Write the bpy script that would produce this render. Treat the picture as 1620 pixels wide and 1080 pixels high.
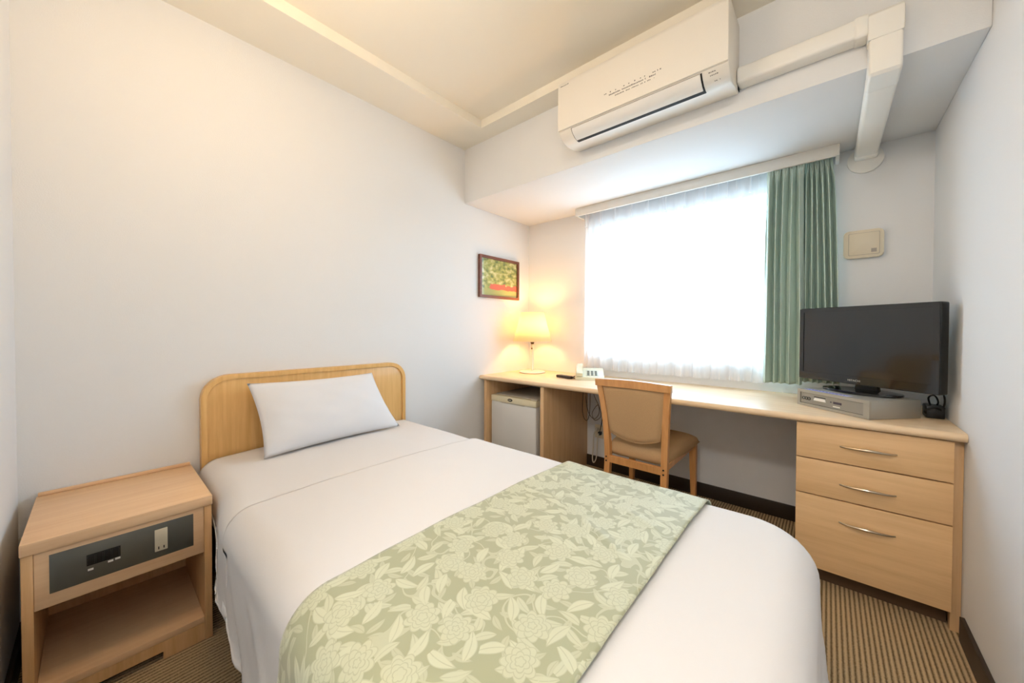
import bpy, bmesh, math, random
from mathutils import Vector, Matrix, noise
R = math.radians
random.seed(7)
for o in list(bpy.data.objects): bpy.data.objects.remove(o)
S = bpy.context.scene
C = S.collection

# ------------------------------------------------------------------ camera
FPX, CX, CY = 572.948, 811.837, 529.638            # focal length and principal point of the photograph (1620 x 1080)
cam_d = bpy.data.cameras.new('camera'); cam = bpy.data.objects.new('camera', cam_d); C.objects.link(cam)
cam_d.sensor_width = 36; cam_d.lens = FPX/1620*36
cam_d.shift_x = (810-CX)/1620; cam_d.shift_y = (CY-540)/1620; cam_d.clip_start = .02
yaw, pitch, roll = R(40.9843), R(-.8556), R(.1486)
fw = Vector((-math.sin(yaw), math.cos(yaw), 0)); rt = Vector((math.cos(yaw), math.sin(yaw), 0)); up = Vector((0, 0, 1))
fw, up = fw*math.cos(pitch)+up*math.sin(pitch), up*math.cos(pitch)-fw*math.sin(pitch)
rt, up = rt*math.cos(roll)+up*math.sin(roll), up*math.cos(roll)-rt*math.sin(roll)
m = Matrix((rt, up, -fw)).transposed().to_4x4(); m.translation = (1.9916, -2.5028, 1.0464)
cam.matrix_world = m
S.camera = cam

# ------------------------------------------------------------------ sky and exposure
w = bpy.data.worlds.new('sky'); S.world = w; w.use_nodes = True
bg = w.node_tree.nodes['Background']; bg.inputs[1].default_value = 13.0
wn = w.node_tree.nodes; wtc = wn.new('ShaderNodeTexCoord'); wsp = wn.new('ShaderNodeSeparateXYZ'); wrp = wn.new('ShaderNodeValToRGB')   # overcast sky over paler-grey ground
w.node_tree.links.new(wtc.outputs['Generated'], wsp.inputs[0])
wmp = wn.new('ShaderNodeMapRange'); wmp.inputs[1].default_value = -1; wmp.inputs[2].default_value = 1
w.node_tree.links.new(wsp.outputs[2], wmp.inputs[0]); w.node_tree.links.new(wmp.outputs[0], wrp.inputs[0]); w.node_tree.links.new(wrp.outputs[0], bg.inputs[0])
wrp.color_ramp.elements[0].position = .46; wrp.color_ramp.elements[0].color = (.27, .36, .44, 1)
wrp.color_ramp.elements[1].position = .52; wrp.color_ramp.elements[1].color = (.60, .82, 1.04, 1)
S.view_settings.view_transform = 'Standard'; S.view_settings.look = 'None'; S.view_settings.gamma = 1
S.view_settings.use_curve_mapping = False; S.view_settings.exposure = 0.12
# the window opening as a light portal: guides the sky's own light, gives none itself
pd = bpy.data.lights.new('window_portal', 'AREA'); pd.shape = 'RECTANGLE'; pd.size = 1.37; pd.size_y = .963; pd.cycles.is_portal = True
po = bpy.data.objects.new('window_portal', pd); C.objects.link(po); po.location = (1.285, .115, 1.3435); po.rotation_euler = (R(-90), 0, 0)
FILL_PASSAGE = 66.0     # emission of the added fill lamp in the entry passage
ADDED_GLOBE = 15.0         # emission of the added globe lamp in the room
LAMP_TABLE = 7.0         # watts of the table lamp bulb

# ------------------------------------------------------------------ materials
def lin(c):
    return tuple(((v/255)/12.92 if v/255 <= .04045 else ((v/255+.055)/1.055)**2.4) for v in c)+(1,)
MATS = {}
def mat(name, col, rough=.5, metal=0, spec=.5, coat=0, bump=None, var=None):
    """plain procedural material; bump=(scale, strength[, detail]); var=(scale, amount)"""
    if name in MATS: return MATS[name]
    M = bpy.data.materials.new(name); M.use_nodes = True; MATS[name] = M
    nt = M.node_tree; b = nt.nodes['Principled BSDF']
    b.inputs['Base Color'].default_value = lin(col); b.inputs['Roughness'].default_value = rough
    b.inputs['Metallic'].default_value = metal; b.inputs['Specular IOR Level'].default_value = spec
    b.inputs['Coat Weight'].default_value = coat
    tc = nt.nodes.new('ShaderNodeTexCoord')
    if bump:
        n = nt.nodes.new('ShaderNodeTexNoise'); n.inputs['Scale'].default_value = bump[0]; n.inputs['Detail'].default_value = 3
        nt.links.new(tc.outputs['Object'], n.inputs['Vector'])
        bp = nt.nodes.new('ShaderNodeBump'); bp.inputs['Strength'].default_value = bump[1]; bp.inputs['Distance'].default_value = .002
        nt.links.new(n.outputs['Fac'], bp.inputs['Height']); nt.links.new(bp.outputs['Normal'], b.inputs['Normal'])
    if var:
        n = nt.nodes.new('ShaderNodeTexNoise'); n.inputs['Scale'].default_value = var[0]; n.inputs['Detail'].default_value = 4
        nt.links.new(tc.outputs['Object'], n.inputs['Vector'])
        mx = nt.nodes.new('ShaderNodeMix'); mx.data_type = 'RGBA'
        mx.inputs[6].default_value = lin(tuple(v*(1-var[1]) for v in col)); mx.inputs[7].default_value = lin(tuple(min(255, v*(1+var[1])) for v in col))
        nt.links.new(n.outputs['Fac'], mx.inputs[0]); nt.links.new(mx.outputs[2], b.inputs['Base Color'])
    return M

def wood(name, light, dark, axis=0, rough=.38, scale=1.0):
    if name in MATS: return MATS[name]
    M = bpy.data.materials.new(name); M.use_nodes = True; MATS[name] = M
    nt = M.node_tree; b = nt.nodes['Principled BSDF']; b.inputs['Roughness'].default_value = rough
    tc = nt.nodes.new('ShaderNodeTexCoord'); mp = nt.nodes.new('ShaderNodeMapping')
    sc = [28*scale]*3; sc[axis] = 1.6*scale; mp.inputs['Scale'].default_value = sc
    nt.links.new(tc.outputs['Object'], mp.inputs['Vector'])
    n = nt.nodes.new('ShaderNodeTexNoise'); n.inputs['Scale'].default_value = 1.6; n.inputs['Detail'].default_value = 6; n.inputs['Distortion'].default_value = .4
    nt.links.new(mp.outputs[0], n.inputs['Vector'])
    n2 = nt.nodes.new('ShaderNodeTexNoise'); n2.inputs['Scale'].default_value = 9; n2.inputs['Detail'].default_value = 2
    nt.links.new(mp.outputs[0], n2.inputs['Vector'])
    ad = nt.nodes.new('ShaderNodeMath'); ad.operation = 'MULTIPLY_ADD'; ad.inputs[1].default_value = .35
    nt.links.new(n2.outputs['Fac'], ad.inputs[0]); nt.links.new(n.outputs['Fac'], ad.inputs[2])
    rp = nt.nodes.new('ShaderNodeValToRGB'); rp.color_ramp.elements[0].position = .45; rp.color_ramp.elements[1].position = .85
    rp.color_ramp.elements[0].color = lin(dark); rp.color_ramp.elements[1].color = lin(light)
    nt.links.new(ad.outputs[0], rp.inputs[0]); nt.links.new(rp.outputs[0], b.inputs['Base Color'])
    bp = nt.nodes.new('ShaderNodeBump'); bp.inputs['Strength'].default_value = .05; bp.inputs['Distance'].default_value = .001
    nt.links.new(ad.outputs[0], bp.inputs['Height']); nt.links.new(bp.outputs[0], b.inputs['Normal'])
    return M

def emit(name, col, st):
    M = bpy.data.materials.new(name); M.use_nodes = True; MATS[name] = M
    b = M.node_tree.nodes['Principled BSDF']; b.inputs['Base Color'].default_value = (.8, .8, .8, 1)
    b.inputs['Emission Color'].default_value = col; b.inputs['Emission Strength'].default_value = st
    return M

def pane_mat(name):
    M = bpy.data.materials.new(name); M.use_nodes = True; MATS[name] = M; nt = M.node_tree
    for n in list(nt.nodes):
        if n.type != 'OUTPUT_MATERIAL': nt.nodes.remove(n)
    out = [n for n in nt.nodes if n.type == 'OUTPUT_MATERIAL'][0]
    t = nt.nodes.new('ShaderNodeBsdfTransparent'); t.inputs[0].default_value = (.97, .985, .98, 1)
    g = nt.nodes.new('ShaderNodeBsdfGlossy'); g.inputs['Roughness'].default_value = .02
    lw = nt.nodes.new('ShaderNodeLayerWeight'); lw.inputs[0].default_value = .5
    f0 = nt.nodes.new('ShaderNodeMath'); f0.operation = 'POWER'; f0.inputs[1].default_value = 4; nt.links.new(lw.outputs['Facing'], f0.inputs[0])
    f = nt.nodes.new('ShaderNodeMath'); f.operation = 'MULTIPLY_ADD'; f.inputs[1].default_value = .9; f.inputs[2].default_value = .04; nt.links.new(f0.outputs[0], f.inputs[0])
    mx = nt.nodes.new('ShaderNodeMixShader')
    nt.links.new(f.outputs[0], mx.inputs[0]); nt.links.new(t.outputs[0], mx.inputs[1]); nt.links.new(g.outputs[0], mx.inputs[2]); nt.links.new(mx.outputs[0], out.inputs[0])
    return M

def cloth_thin(name, col, transp, transl, weave=0):
    """sheer or translucent cloth: transparent share, translucent share, rest diffuse"""
    M = bpy.data.materials.new(name); M.use_nodes = True; MATS[name] = M; nt = M.node_tree
    for n in list(nt.nodes):
        if n.type != 'OUTPUT_MATERIAL': nt.nodes.remove(n)
    out = [n for n in nt.nodes if n.type == 'OUTPUT_MATERIAL'][0]
    d = nt.nodes.new('ShaderNodeBsdfDiffuse'); d.inputs[0].default_value = lin(col)
    l = nt.nodes.new('ShaderNodeBsdfTranslucent'); l.inputs[0].default_value = lin(col)
    t = nt.nodes.new('ShaderNodeBsdfTransparent')
    m1 = nt.nodes.new('ShaderNodeMixShader'); m1.inputs[0].default_value = transl
    nt.links.new(d.outputs[0], m1.inputs[1]); nt.links.new(l.outputs[0], m1.inputs[2])
    m2 = nt.nodes.new('ShaderNodeMixShader'); m2.inputs[0].default_value = transp
    nt.links.new(m1.outputs[0], m2.inputs[1]); nt.links.new(t.outputs[0], m2.inputs[2])
    nt.links.new(m2.outputs[0], out.inputs[0])
    return M

WALL = mat('wallpaper', (236, 236, 236), .85, spec=.2, bump=(260, .25))
CEIL = mat('ceiling_paper', (248, 241, 226), .9, spec=.2, bump=(200, .2))
BASEB = mat('dark_baseboard_vinyl', (48, 36, 27), .45)
WHITE_TRIM = mat('white_trim_paint', (236, 232, 224), .5)
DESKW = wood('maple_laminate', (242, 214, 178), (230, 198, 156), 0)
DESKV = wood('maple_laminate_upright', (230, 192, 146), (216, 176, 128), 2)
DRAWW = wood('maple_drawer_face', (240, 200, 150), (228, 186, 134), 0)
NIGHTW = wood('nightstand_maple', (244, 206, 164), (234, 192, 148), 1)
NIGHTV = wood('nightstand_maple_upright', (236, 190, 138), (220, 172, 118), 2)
HEADW = wood('headboard_oak', (240, 194, 126), (226, 176, 106), 2, rough=.34)
CHAIRW = wood('chair_beech', (220, 162, 102), (202, 142, 82), 2, rough=.35)
CHAIRF = mat('tan_chair_fabric', (196, 160, 118), .9, spec=.1, bump=(900, .5), var=(300, .06))
PLINTH = mat('brown_plinth', (88, 64, 42), .5)
SHEET = mat('white_bed_linen', (232, 229, 228), .9, spec=.15, bump=(500, .15))
PILLOWM = mat('white_pillow_linen', (234, 234, 237), .9, spec=.15, bump=(500, .15))
MATTR = mat('mattress_ticking', (225, 220, 212), .9)
BASEM = mat('bed_base_fabric', (96, 78, 60), .9)
GREYP = mat('grey_console_metal', (112, 112, 106), .34, metal=.55)
BLACK = mat('black_plastic', (18, 18, 19), .35)
BLACKG = mat('black_gloss_bezel', (14, 14, 15), .12, coat=.5)
SCREEN = mat('dark_screen_glass', (9, 9, 10), .14, spec=.7, coat=.2)
IVORY = mat('ivory_plastic', (226, 216, 192), .4)
LABELW = mat('white_label', (238, 236, 230), .5)
STEEL = mat('brushed_steel', (190, 178, 160), .3, metal=1)
ACW = mat('white_appliance_plastic', (240, 234, 224), .38)
ACW2 = mat('white_louver_plastic', (242, 240, 236), .3)
DARKGAP = mat('dark_gap', (22, 20, 18), .7)
PRINT = mat('grey_print', (120, 116, 112), .7)
DUCTM = mat('ivory_duct_plastic', (244, 241, 234), .42)
SILVER = mat('silver_box_paint', (168, 164, 154), .42, metal=.25)
SILVERD = mat('silver_front_panel', (150, 148, 142), .35, metal=.35)
STICK = mat('lavender_sticker', (205, 206, 236), .5)
BLUEP = mat('blue_print', (92, 96, 200), .5)
PURP = mat('dark_display', (70, 62, 78), .3)
FRIDGE = mat('fridge_door_enamel', (226, 224, 220), .35)
FRIDGEC = mat('cream_fridge_top_trim', (232, 222, 190), .4)
FRIDGES = mat('fridge_side_grey', (190, 182, 168), .5)
PHONE = mat('cream_phone_plastic', (226, 220, 192), .42)
KEYM = mat('grey_phone_key', (108, 112, 104), .45)
REMOTE = mat('dark_brown_remote', (58, 44, 42), .4)
CABLEB = mat('black_cable', (20, 19, 18), .5)
CABLEG = mat('grey_cable', (92, 82, 68), .5)
CABLEW = mat('white_cable', (214, 206, 188), .5)
LAMPW = mat('cream_lamp_enamel', (245, 236, 214), .35)
BRASS = mat('dark_brass', (96, 72, 40), .35, metal=.8)
SHADE = cloth_thin('cream_lampshade_cloth', (255, 244, 214), .0, .62)
SHEER = cloth_thin('white_voile', (250, 250, 252), .30, .54)
GREEN = cloth_thin('sage_green_curtain_cloth', (208, 226, 215), 0, .05)
FRAMEW = wood('dark_red_picture_frame', (128, 78, 58), (98, 54, 40), 1)
PANE = pane_mat('clear_glass')
ALU = mat('window_aluminium', (228, 228, 226), .35, metal=.3)
BREAK = mat('beige_breaker_cover', (224, 212, 188), .45)
PLATE = mat('grey_rating_plate', (168, 158, 146), .6)

# ------------------------------------------------------------------ mesh helpers
class MB:
    def __init__(s): s.bm = bmesh.new()
    def box(s, x0, x1, y0, y1, z0, z1, bev=0, seg=2):
        r = bmesh.ops.create_cube(s.bm, size=1)
        mm = Matrix.Translation(((x0+x1)/2, (y0+y1)/2, (z0+z1)/2)) @ Matrix.Diagonal((x1-x0, y1-y0, z1-z0, 1))
        bmesh.ops.transform(s.bm, matrix=mm, verts=r['verts'])
        if bev:
            es = list({e for v in r['verts'] for e in v.link_edges})
            bmesh.ops.bevel(s.bm, geom=es, offset=bev, segments=seg, affect='EDGES', profile=.5)
        return s
    def tube(s, pts, rad, n=8, cap=True, smooth=0):
        P = [Vector(p) for p in pts]
        if smooth: P = catmull(P, smooth)
        rads = rad if isinstance(rad, (list, tuple)) else None
        rings = []; prev = None
        for i, p in enumerate(P):
            d = (P[min(i+1, len(P)-1)]-P[max(i-1, 0)]).normalized()
            if prev is None:
                a = d.orthogonal().normalized()
            else:
                a = (prev - d*prev.dot(d))
                a = a.normalized() if a.length > 1e-6 else d.orthogonal().normalized()
            prev = a; b = d.cross(a)
            if rads:
                f = i/(len(P)-1)*(len(rads)-1); k = min(int(f), len(rads)-2); rr = rads[k]+(rads[k+1]-rads[k])*(f-k)
            else: rr = rad
            rings.append([s.bm.verts.new(p+(a*math.cos(2*math.pi*j/n)+b*math.sin(2*math.pi*j/n))*rr) for j in range(n)])
        for r0, r1 in zip(rings, rings[1:]):
            for j in range(n): s.bm.faces.new((r0[j], r0[(j+1) % n], r1[(j+1) % n], r1[j]))
        if cap:
            s.bm.faces.new(rings[0][::-1]); s.bm.faces.new(rings[-1])
        return s
    def lathe(s, prof, c=(0, 0), n=32, close=False):
        rings = [[s.bm.verts.new((c[0]+r*math.cos(2*math.pi*j/n), c[1]+r*math.sin(2*math.pi*j/n), z)) for j in range(n)] for r, z in prof]
        for r0, r1 in zip(rings, rings[1:]):
            for j in range(n): s.bm.faces.new((r0[j], r0[(j+1) % n], r1[(j+1) % n], r1[j]))
        if close:
            s.bm.faces.new(rings[0][::-1]); s.bm.faces.new(rings[-1])
        return s
    def prism(s, poly, axis, a, b, bev=0, seg=2):
        """poly: list of 2-D points in the two other axes (in x,y,z order); extruded along axis from a to b"""
        def P(q, t):
            l = list(q); l.insert(axis, t); return l
        v0 = [s.bm.verts.new(P(q, a)) for q in poly]; v1 = [s.bm.verts.new(P(q, b)) for q in poly]
        f0 = s.bm.faces.new(v0[::-1]); f1 = s.bm.faces.new(v1); n = len(poly)
        for i in range(n): s.bm.faces.new((v0[i], v0[(i+1) % n], v1[(i+1) % n], v1[i]))
        if bev:
            es = list(f0.edges)+list(f1.edges)
            bmesh.ops.bevel(s.bm, geom=es, offset=bev, segments=seg, affect='EDGES', profile=.5)
        return s
    def frame(s, outer, inner, axis, a, b):
        """ring between two loops with the same number of points, extruded along axis"""
        def P(q, t):
            l = list(q); l.insert(axis, t); return l
        n = len(outer)
        V = [[s.bm.verts.new(P(q, t)) for q in loop] for t in (a, b) for loop in (outer, inner)]
        o0, i0, o1, i1 = V
        for k in range(n):
            j = (k+1) % n
            s.bm.faces.new((o0[k], i0[k], i0[j], o0[j])); s.bm.faces.new((o1[k], o1[j], i1[j], i1[k]))
            s.bm.faces.new((o0[k], o0[j], o1[j], o1[k])); s.bm.faces.new((i0[k], i1[k], i1[j], i0[j]))
        return s
    def grid(s, fn, nu, nv, uv=None):
        V = [[s.bm.verts.new(fn(i/nu, j/nv)) for j in range(nv+1)] for i in range(nu+1)]
        lay = s.bm.loops.layers.uv.verify() if uv else None
        for i in range(nu):
            for j in range(nv):
                f = s.bm.faces.new((V[i][j], V[i+1][j], V[i+1][j+1], V[i][j+1]))
                if uv:
                    for lp, (a, b) in zip(f.loops, ((i, j), (i+1, j), (i+1, j+1), (i, j+1))): lp[lay].uv = uv(a/nu, b/nv)
        return s
    def rot(s, mtx): bmesh.ops.transform(s.bm, matrix=mtx, verts=s.bm.verts[:]); return s

def catmull(P, k):
    out = []
    for i in range(len(P)-1):
        p0, p1, p2, p3 = P[max(i-1, 0)], P[i], P[i+1], P[min(i+2, len(P)-1)]
        for j in range(k):
            t = j/k; out.append(.5*((2*p1)+(p2-p0)*t+(2*p0-5*p1+4*p2-p3)*t*t+(3*p1-p0-3*p2+p3)*t**3))
    return out+[P[-1]]

def rrect(x0, x1, y0, y1, r, n=6):
    out = []
    for cx, cy, a0 in ((x1-r, y1-r, 0), (x0+r, y1-r, 90), (x0+r, y0+r, 180), (x1-r, y0+r, 270)):
        for k in range(n+1):
            a = R(a0+90*k/n); out.append((cx+r*math.cos(a), cy+r*math.sin(a)))
    return out

OFF = {}
def thing(name, label, cat, loc=(0, 0, 0), rotz=0, group=None):
    o = bpy.data.objects.new(name, None); C.objects.link(o); o.empty_display_size = .1
    o.location = loc; o.rotation_euler = (0, 0, rotz); o['label'] = label; o['category'] = cat
    if group: o['group'] = group
    OFF[o] = Vector(loc)
    return o
def obj(name, mb, material, parent=None, world=True, ang=38, recalc=True):
    """one mesh object; world=True: coordinates are the room's, moved into the parent's frame"""
    if recalc: bmesh.ops.recalc_face_normals(mb.bm, faces=mb.bm.faces[:])
    me = bpy.data.meshes.new(name); mb.bm.to_mesh(me); mb.bm.free()
    if parent is not None and world: me.transform(Matrix.Translation(-OFF[parent]))
    me.shade_smooth(); me.set_sharp_from_angle(angle=R(ang))
    me.materials.append(material)
    o = bpy.data.objects.new(name, me); C.objects.link(o)
    if parent is not None:
        o.parent = parent; OFF[o] = OFF[parent] if world else Vector((0, 0, 0))
    else: OFF[o] = Vector((0, 0, 0))
    return o
def tag(o, label, cat, group=None):
    o['label'] = label; o['category'] = cat
    if group: o['group'] = group
    return o
def struct(name, mb, material, label=None):
    o = obj(name, mb, material); o['kind'] = 'structure'
    if label: o['label'] = label
    return o
def share(o, parent, loc):
    """another object with the same mesh under the same parent"""
    c = o.copy(); C.objects.link(c); c.parent = parent; c.location = loc
    OFF[c] = Vector((0, 0, 0)); return c
def solid(o, t, off=0):
    md = o.modifiers.new('thickness', 'SOLIDIFY'); md.thickness = t; md.offset = off; return o

# ------------------------------------------------------------------ the room
W, YB, YH = 2.35, -2.6765, -4.3                 # right wall, wall behind the bedside, end of the entry passage
ZS, ZC, ZB, BD = 2.336, 2.387, 1.9525, .748     # soffit, ceiling, beam underside, beam depth
XH = 1.55                                       # passage starts here
# carpet with a ribbed pile running towards the window
fl = MB(); n = 174; sub = 6
rows = [YH-.1, -2.2, 0.05]
prof = []
for i in range(n*sub+1):
    x = -.02+i*(W+.04)/(n*sub); t = (i % sub)/sub
    prof.append((x, -.0026*(1-abs(math.sin(math.pi*t))**.6)))
V = [[fl.bm.verts.new((x, y, z)) for x, z in prof] for y in rows]
for a, b in zip(V, V[1:]):
    for i in range(len(prof)-1): fl.bm.faces.new((a[i], a[i+1], b[i+1], b[i]))
CARPET = bpy.data.materials.new('ribbed_carpet'); CARPET.use_nodes = True; nt = CARPET.node_tree
b = nt.nodes['Principled BSDF']; b.inputs['Roughness'].default_value = .95; b.inputs['Specular IOR Level'].default_value = .1
tc = nt.nodes.new('ShaderNodeTexCoord'); sp = nt.nodes.new('ShaderNodeSeparateXYZ'); nt.links.new(tc.outputs['Object'], sp.inputs[0])
mm_ = nt.nodes.new('ShaderNodeMath'); mm_.operation = 'MULTIPLY_ADD'; mm_.inputs[1].default_value = n/(W+.04); mm_.inputs[2].default_value = .02*n/(W+.04)
nt.links.new(sp.outputs[0], mm_.inputs[0])
fr = nt.nodes.new('ShaderNodeMath'); fr.operation = 'PINGPONG'; fr.inputs[1].default_value = .5; nt.links.new(mm_.outputs[0], fr.inputs[0])
ns = nt.nodes.new('ShaderNodeTexNoise'); ns.inputs['Scale'].default_value = 260; nt.links.new(tc.outputs['Object'], ns.inputs['Vector'])
ma = nt.nodes.new('ShaderNodeMath'); ma.operation = 'MULTIPLY_ADD'; ma.inputs[1].default_value = .5; nt.links.new(ns.outputs['Fac'], ma.inputs[0]); nt.links.new(fr.outputs[0], ma.inputs[2])
rp = nt.nodes.new('ShaderNodeValToRGB'); rp.color_ramp.elements[0].position = .28; rp.color_ramp.elements[1].position = .62
rp.color_ramp.elements[0].color = lin((118, 98, 72)); rp.color_ramp.elements[1].color = lin((200, 174, 136))
nt.links.new(ma.outputs[0], rp.inputs[0]); nt.links.new(rp.outputs[0], b.inputs['Base Color'])
bpn = nt.nodes.new('ShaderNodeBump'); bpn.inputs['Strength'].default_value = .6; bpn.inputs['Distance'].default_value = .002
nt.links.new(ns.outputs['Fac'], bpn.inputs['Height']); nt.links.new(bpn.outputs[0], b.inputs['Normal'])
fo = obj('floor', fl, CARPET, recalc=False); fo['kind'] = 'structure'

T = .12
struct('wall_left', MB().box(-T, 0, YB-T, T, -.02, ZC+.1), WALL)
struct('wall_right', MB().box(W, W+T, YH-T, T, -.02, ZC+.1), WALL)
struct('wall_back', MB().box(0, XH, YB-T, YB, -.02, ZC+.1), WALL)
struct('wall_passage', MB().box(XH-T, XH, YH-T, YB-T, -.02, ZC+.1), WALL)
struct('wall_entry', MB().box(XH, W, YH-T, YH, -.02, ZC+.1), WALL)
WX0, WX1, WZ0, WZ1 = .60, 1.97, .862, 1.825     # window opening
ww = MB()
ww.box(0, WX0, 0, T, -.02, ZC+.1); ww.box(WX1, W, 0, T, -.02, ZC+.1); ww.box(WX0, WX1, 0, T, -.02, WZ0); ww.box(WX0, WX1, 0, T, WZ1, ZC+.1)
struct('wall_window', ww, WALL)
struct('wall_beam', MB().box(0, W, -BD, 0, ZB, ZC+.1, bev=.003, seg=2), WALL, 'deep white ceiling beam over the desk and window')
struct('ceiling', MB().box(0, W, YH, -BD, ZC, ZC+.08), CEIL)
# lowered border round the recessed ceiling
RX0, RX1, RY0, RY1 = .30, 2.06, -2.40, -.872
sf = MB()
sf.frame([(0, YB), (W, YB), (W, -BD), (0, -BD)], [(RX0, RY0), (RX1, RY0), (RX1, RY1), (RX0, RY1)], 2, ZS, ZC)
sf.box(XH, W, YH, YB, ZS, ZC)
struct('trim_1', sf, CEIL, 'lowered white border around the recessed ceiling')
HBB = .083
struct('baseboard_window', MB().box(.588, 1.897, -.012, 0, 0, HBB, bev=.002), BASEB)
struct('baseboard_right', MB().box(W-.012, W, YH, -.60, 0, HBB, bev=.002), BASEB)
struct('baseboard_left', MB().box(0, .012, YB, -.62, 0, HBB, bev=.002), BASEB)
struct('baseboard_back', MB().box(.012, XH, YB, YB+.012, 0, HBB, bev=.002), BASEB)

# window: aluminium frame and one pane, sill board
wi = thing('window_1', 'wide bright window behind the sheer curtain', 'window', (1.285, .06, WZ0)); wi['kind'] = 'structure'; del wi['category']
g = .035
obj('window_frame', MB().frame([(WX0, WZ0), (WX1, WZ0), (WX1, WZ1), (WX0, WZ1)], [(WX0+g, WZ0+g), (WX1-g, WZ0+g), (WX1-g, WZ1-g), (WX0+g, WZ1-g)], 1, .06, .105), ALU, wi)
obj('pane', MB().box(WX0+g, WX1-g, .08, .085, WZ0+g, WZ1-g), PANE, wi)
obj('window_sill', MB().box(WX0, WX1, -.012, .06, WZ0-.018, WZ0, bev=.003), WHITE_TRIM, wi)

# ------------------------------------------------------------------ bed
YF, XF = -1.222, 1.985           # far edge of the bedding, foot
def ynear(s):
    t = min(max((s-.38)/.3, 0), 1); return -2.236-.036*t*t*(3-2*t)
def drape(s, t, zt, off, Lmax, r=.08, rc=.07, head=None, ruffle=.008, seed=0):
    """bedding surface: flat coordinates (s along the bed, t across, 0 = middle) -> room"""
    yn = ynear(s); yc = (YF+yn)/2; hb = (YF-yn)/2+off; xf = XF+off
    r = r+off
    sg = 1 if t >= 0 else -1; at = abs(t)
    qx = s-(xf-r-rc); qy = at-(hb-r-rc)
    if head is not None and (head+r+rc-s) > 0: qx = head+r+rc-s; sx = -1
    else: sx = 1
    ax, ay = max(qx, 0), max(qy, 0); nn = math.hypot(ax, ay)
    L = nn-rc if nn > 0 else -1
    crown = .012*(1-min(1, (t/.52)**2))
    wob = .004*noise.noise(Vector((s*3.1+seed, t*3.3, 2.0)))+.0016*noise.noise(Vector((s*9+seed, t*11, 5.0)))
    z0 = zt+off+crown+wob
    if L <= 0: return Vector((s, yc+t, z0))
    d = (ax/nn, ay/nn); L0 = L; L = min(L, Lmax)
    th = min(L/r, math.pi/2); o = r*math.sin(th); drop = r*(1-math.cos(th))+max(L-r*math.pi/2, 0)
    k = max(0, drop-.1)/.25; per = s*1.0+t*1.0
    wave = ruffle*k*(math.sin(per*34+seed)+.6*math.sin(per*61+1.7+seed*2))+.016*k*noise.noise(Vector((s*5, t*5, seed)))
    hang = .012*k
    bx, by = s-sx*d[0]*L0, at-d[1]*L0
    return Vector((bx+sx*d[0]*(o+wave+hang), yc+sg*(by+d[1]*(o+wave+hang)), z0-drop))

bed = thing('single_bed', 'single bed with rounded light oak headboard against the white wall', 'bed', (1.0, -1.745, 0))
hb0, hb1, hbz = -2.222, -1.262, .848
def arch(i, bot=.10):
    pts = [(hb0+i, bot), (hb1-i, bot)]
    for cy, a0 in ((hb1-.1, 0), (hb0+.1, 90)):
        for k in range(9):
            a = R(a0+90*k/8); rr = .1-i; pts.append((cy+rr*math.cos(a), hbz-.1+rr*math.sin(a)))
    return pts
hbp = obj('headboard', MB().prism(arch(.018), 0, .004, .034, bev=.002), HEADW, bed)
obj('edge_frame', MB().frame(arch(0), arch(.02), 0, .002, .040), HEADW, hbp)
obj('bed_base', MB().box(.045, 1.93, -2.20, -1.27, .09, .25, bev=.012), BASEM, bed)
for x in (.12, 1.85):
    for y in (-2.14, -1.33): obj('leg', MB().lathe([(.022, 0), (.028, .09)], (x, y), 12, True), BLACK, bed)
obj('mattress', MB().box(.042, 1.95, -2.212, -1.248, .25, .488, bev=.03, seg=3), MATTR, bed)

# sheet over the head end
LS = .08*math.pi/2-.08+.31
def sheet(u, v):
    s = .046+u*.70; k = min(1, max(0, (s-.30)/.42)); k = k*k*(3-2*k)
    t = (v-.5)*2*(.50+LS-.02); Lm = LS-.20+.12*k
    return drape(s, t, .496, 0, Lm, r=.07, rc=.05, head=None, ruffle=.002, seed=3)
sh = MB().grid(sheet, 40, 120)
o = obj('bed_sheet', sh, SHEET, ang=180); solid(o, .004, -1)
tag(o, 'white bed sheet covering the mattress under the pillow', 'bed sheet')
# duvet over the rest, falling at both sides and the foot
LD = .08*math.pi/2-.08+.33
def duvet(u, v):
    s = .672+u*(XF-.08+LD-.672); t = (v-.5)*2*(.52+LD-.08)
    edge = .006 if u < .001 else .0; k = min(1, max(0, (s-.672)/.32)); k = k*k*(3-2*k)
    return drape(s, t, .512, -edge*.6, LD-.10+.10*k, seed=1)
o = obj('duvet', MB().grid(duvet, 90, 130), SHEET, ang=180); solid(o, .008, -1)
tag(o, 'smooth white duvet with a wavy hem hanging over the bed sides', 'duvet')

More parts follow.
